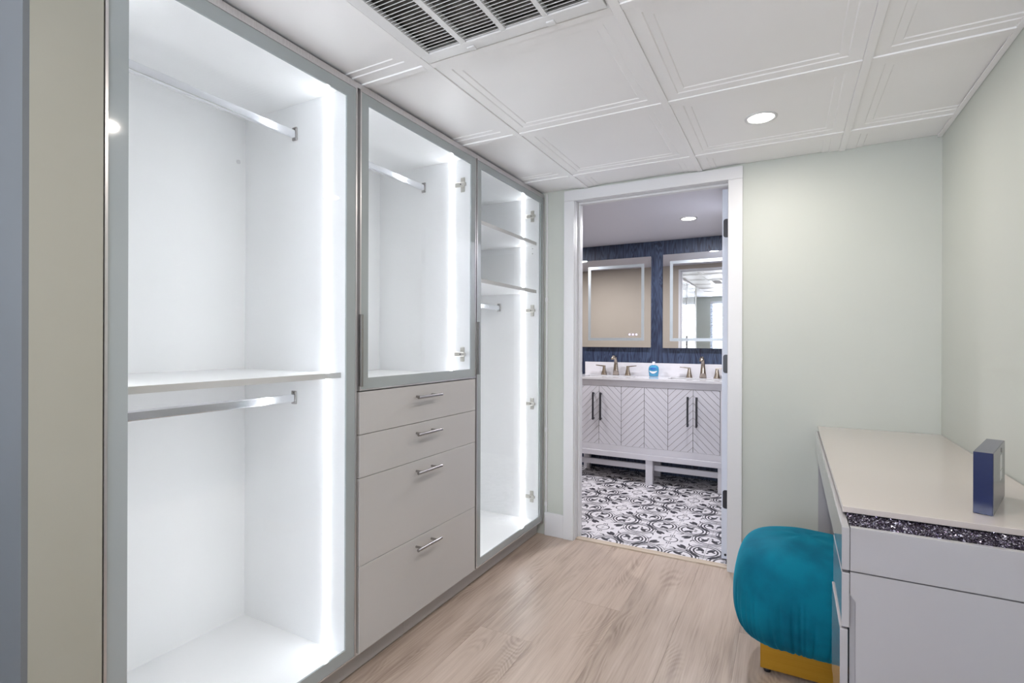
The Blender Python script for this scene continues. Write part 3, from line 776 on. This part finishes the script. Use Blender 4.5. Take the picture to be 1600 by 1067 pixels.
# crushed crystal lying in the tray: loose chips, uncountable
bm = bmesh.new(); rnd = random.Random(3)
for k in range(5200):
    x = rnd.uniform(fx1+.003, XR-.003); y = rnd.uniform(YE+.0155, 1.452); z = .7322 + rnd.uniform(0, .0022)
    r = rnd.uniform(.0016, .0034)
    m3 = Matrix.Rotation(rnd.uniform(0, 6.28), 3, Vector((rnd.uniform(-1, 1), rnd.uniform(-1, 1), rnd.uniform(-1, 1))).normalized())
    vs = [bm.verts.new(Vector((x, y, z)) + m3 @ Vector(p)*r) for p in ((1, 0, -.5), (-.6, .9, -.4), (-.6, -.9, -.4), (0.1, 0, .8))]
    for f in ((0, 1, 2), (0, 3, 1), (1, 3, 2), (2, 3, 0)): bm.faces.new([vs[i] for i in f])
ch = obj('crystal_chips', bm, crystal_m, dk, label='dark sparkling crushed crystal band'); ch['kind'] = 'stuff'
# the desk stands a hair askew to the wall
dk.rotation_euler = (0, 0, math.radians(-.30))

# box on the desk
bxo = thing('gift_box', 'slim navy box with grey side standing on the desk', 'box', (.4279, 1.63, .7527))
bw_, bl_, bh_ = .0345, .232, .1400
def place_local(o): pass
def lbox(name, x0, x1, y0, y1, z0, z1, m, bev=0.0, label=None):
    bm = B(x0, x1, y0, y1, z0, z1, bev=bev) if bev else B(x0, x1, y0, y1, z0, z1)
    bmesh.ops.translate(bm, verts=bm.verts, vec=WL[bxo.name]); return obj(name, bm, m, bxo, label=label)
lbox('box_body', -bw_/2, bw_/2-.0012, -bl_/2, bl_/2, 0, bh_-.0010, navy_m, .0008)
lbox('side_panel', bw_/2-.0011, bw_/2, -bl_/2+.0006, bl_/2-.0006, .0004, bh_-.0004, boxgrey_m, label='shiny grey side panel')
lbox('top_panel', -bw_/2+.0004, bw_/2-.0012, -bl_/2+.0006, bl_/2-.0006, bh_-.0009, bh_, boxtop_m, label='top panel with a grey-blue reflection painted in')
lbox('label', bw_/2, bw_/2+.0003, .012, .052, .082, .117, label_m, label='white printed sticker')
lbox('label', bw_/2, bw_/2+.0003, .012, .052, .058, .0795, label_m, label='white printed sticker')
lbox('emblem', bw_/2, bw_/2+.0003, .028, .042, .122, .132, black_m, label='small dark printed mark')
bxo.rotation_euler = (0, 0, math.radians(-20))

# ------------------------------------------------------------------ ottoman
OX, OY = .055, 2.098
ot = thing('ottoman', 'teal velvet pouf ottoman on a gold base beside the desk', 'ottoman', (OX, OY, 0))
bm = bmesh.new()
prof = [(.118, .1062), (.152, .108), (.186, .120), (.210, .146), (.223, .180), (.229, .218), (.230, .255), (.228, .290), (.223, .325), (.214, .358), (.200, .388), (.178, .413), (.148, .431), (.108, .443), (.062, .450), (.025, .453)]
# densify the profile
dp = []
for i in range(len(prof)-1):
    p0 = prof[max(i-1, 0)]; p1 = prof[i]; p2 = prof[i+1]; p3 = prof[min(i+2, len(prof)-1)]
    for s in range(3):
        t = s/3
        dp.append(tuple(.5*((2*p1[k]) + (-p0[k]+p2[k])*t + (2*p0[k]-5*p1[k]+4*p2[k]-p3[k])*t*t + (-p0[k]+3*p1[k]-3*p2[k]+p3[k])*t**3) for k in (0, 1)))
dp.append(prof[-1])
NA = 360; rr = []; rnd = random.Random(11)
folds = [(rnd.uniform(0, 2*math.pi), rnd.uniform(.008, .022), rnd.uniform(.0014, .0062), rnd.uniform(.22, .33)) for _ in range(150)]
folds += [(math.radians(225+8), .012, .008, .33), (math.radians(225-10), .010, .006, .30), (math.radians(225+20), .012, .004, .30), (math.radians(200), .012, .005, .30), (math.radians(180), .012, .005, .28)]
def fold(a, z):
    d = 0
    for fa, w, amp, zt in folds:
        if z > zt: continue
        x = abs((a-fa+math.pi) % (2*math.pi)-math.pi)
        if x < 4*w: d -= amp*math.exp(-(x/w)**2)*min(1, (zt-z)/.08)
    return d
for r, z in dp:
    rg = []
    for k in range(NA):
        a = 2*math.pi*k/NA; c, s = math.cos(a), math.sin(a); e = 3.4
        q = 1/((abs(c)**e + abs(s)**e)**(1/e))
        rr_ = r*q + fold(a, z)
        zz = z + (.004*math.sin(3*a+1)*math.sin(2*a) if z > .3 else 0)
        rg.append(bm.verts.new((OX+rr_*c, OY+rr_*s, zz)))
    rr.append(rg)
for a, b in zip(rr[:-1], rr[1:]):
    for k in range(NA): bm.faces.new((a[k], a[(k+1) % NA], b[(k+1) % NA], b[k]))
bm.faces.new(rr[0]); bm.faces.new(rr[-1][::-1])
obj('cushion', bm, velvet_m, ot, smooth=True)
obj('base', B(-.0815, .1790, 1.9730, 2.2250, .0150, .1060, bev=.0015, seg=2), gold_m, ot, label='gold metal base')
for x in (-.060, .160):
    for y in (1.990, 2.208):
        bm = bmesh.new(); cyl(bm, (x, y, 0), (x, y, .010), .011, 18, r2=.014); cyl(bm, (x, y, .010), (x, y, .0149), .014, 18, r2=.011)
        obj('foot', bm, black_m, ot)
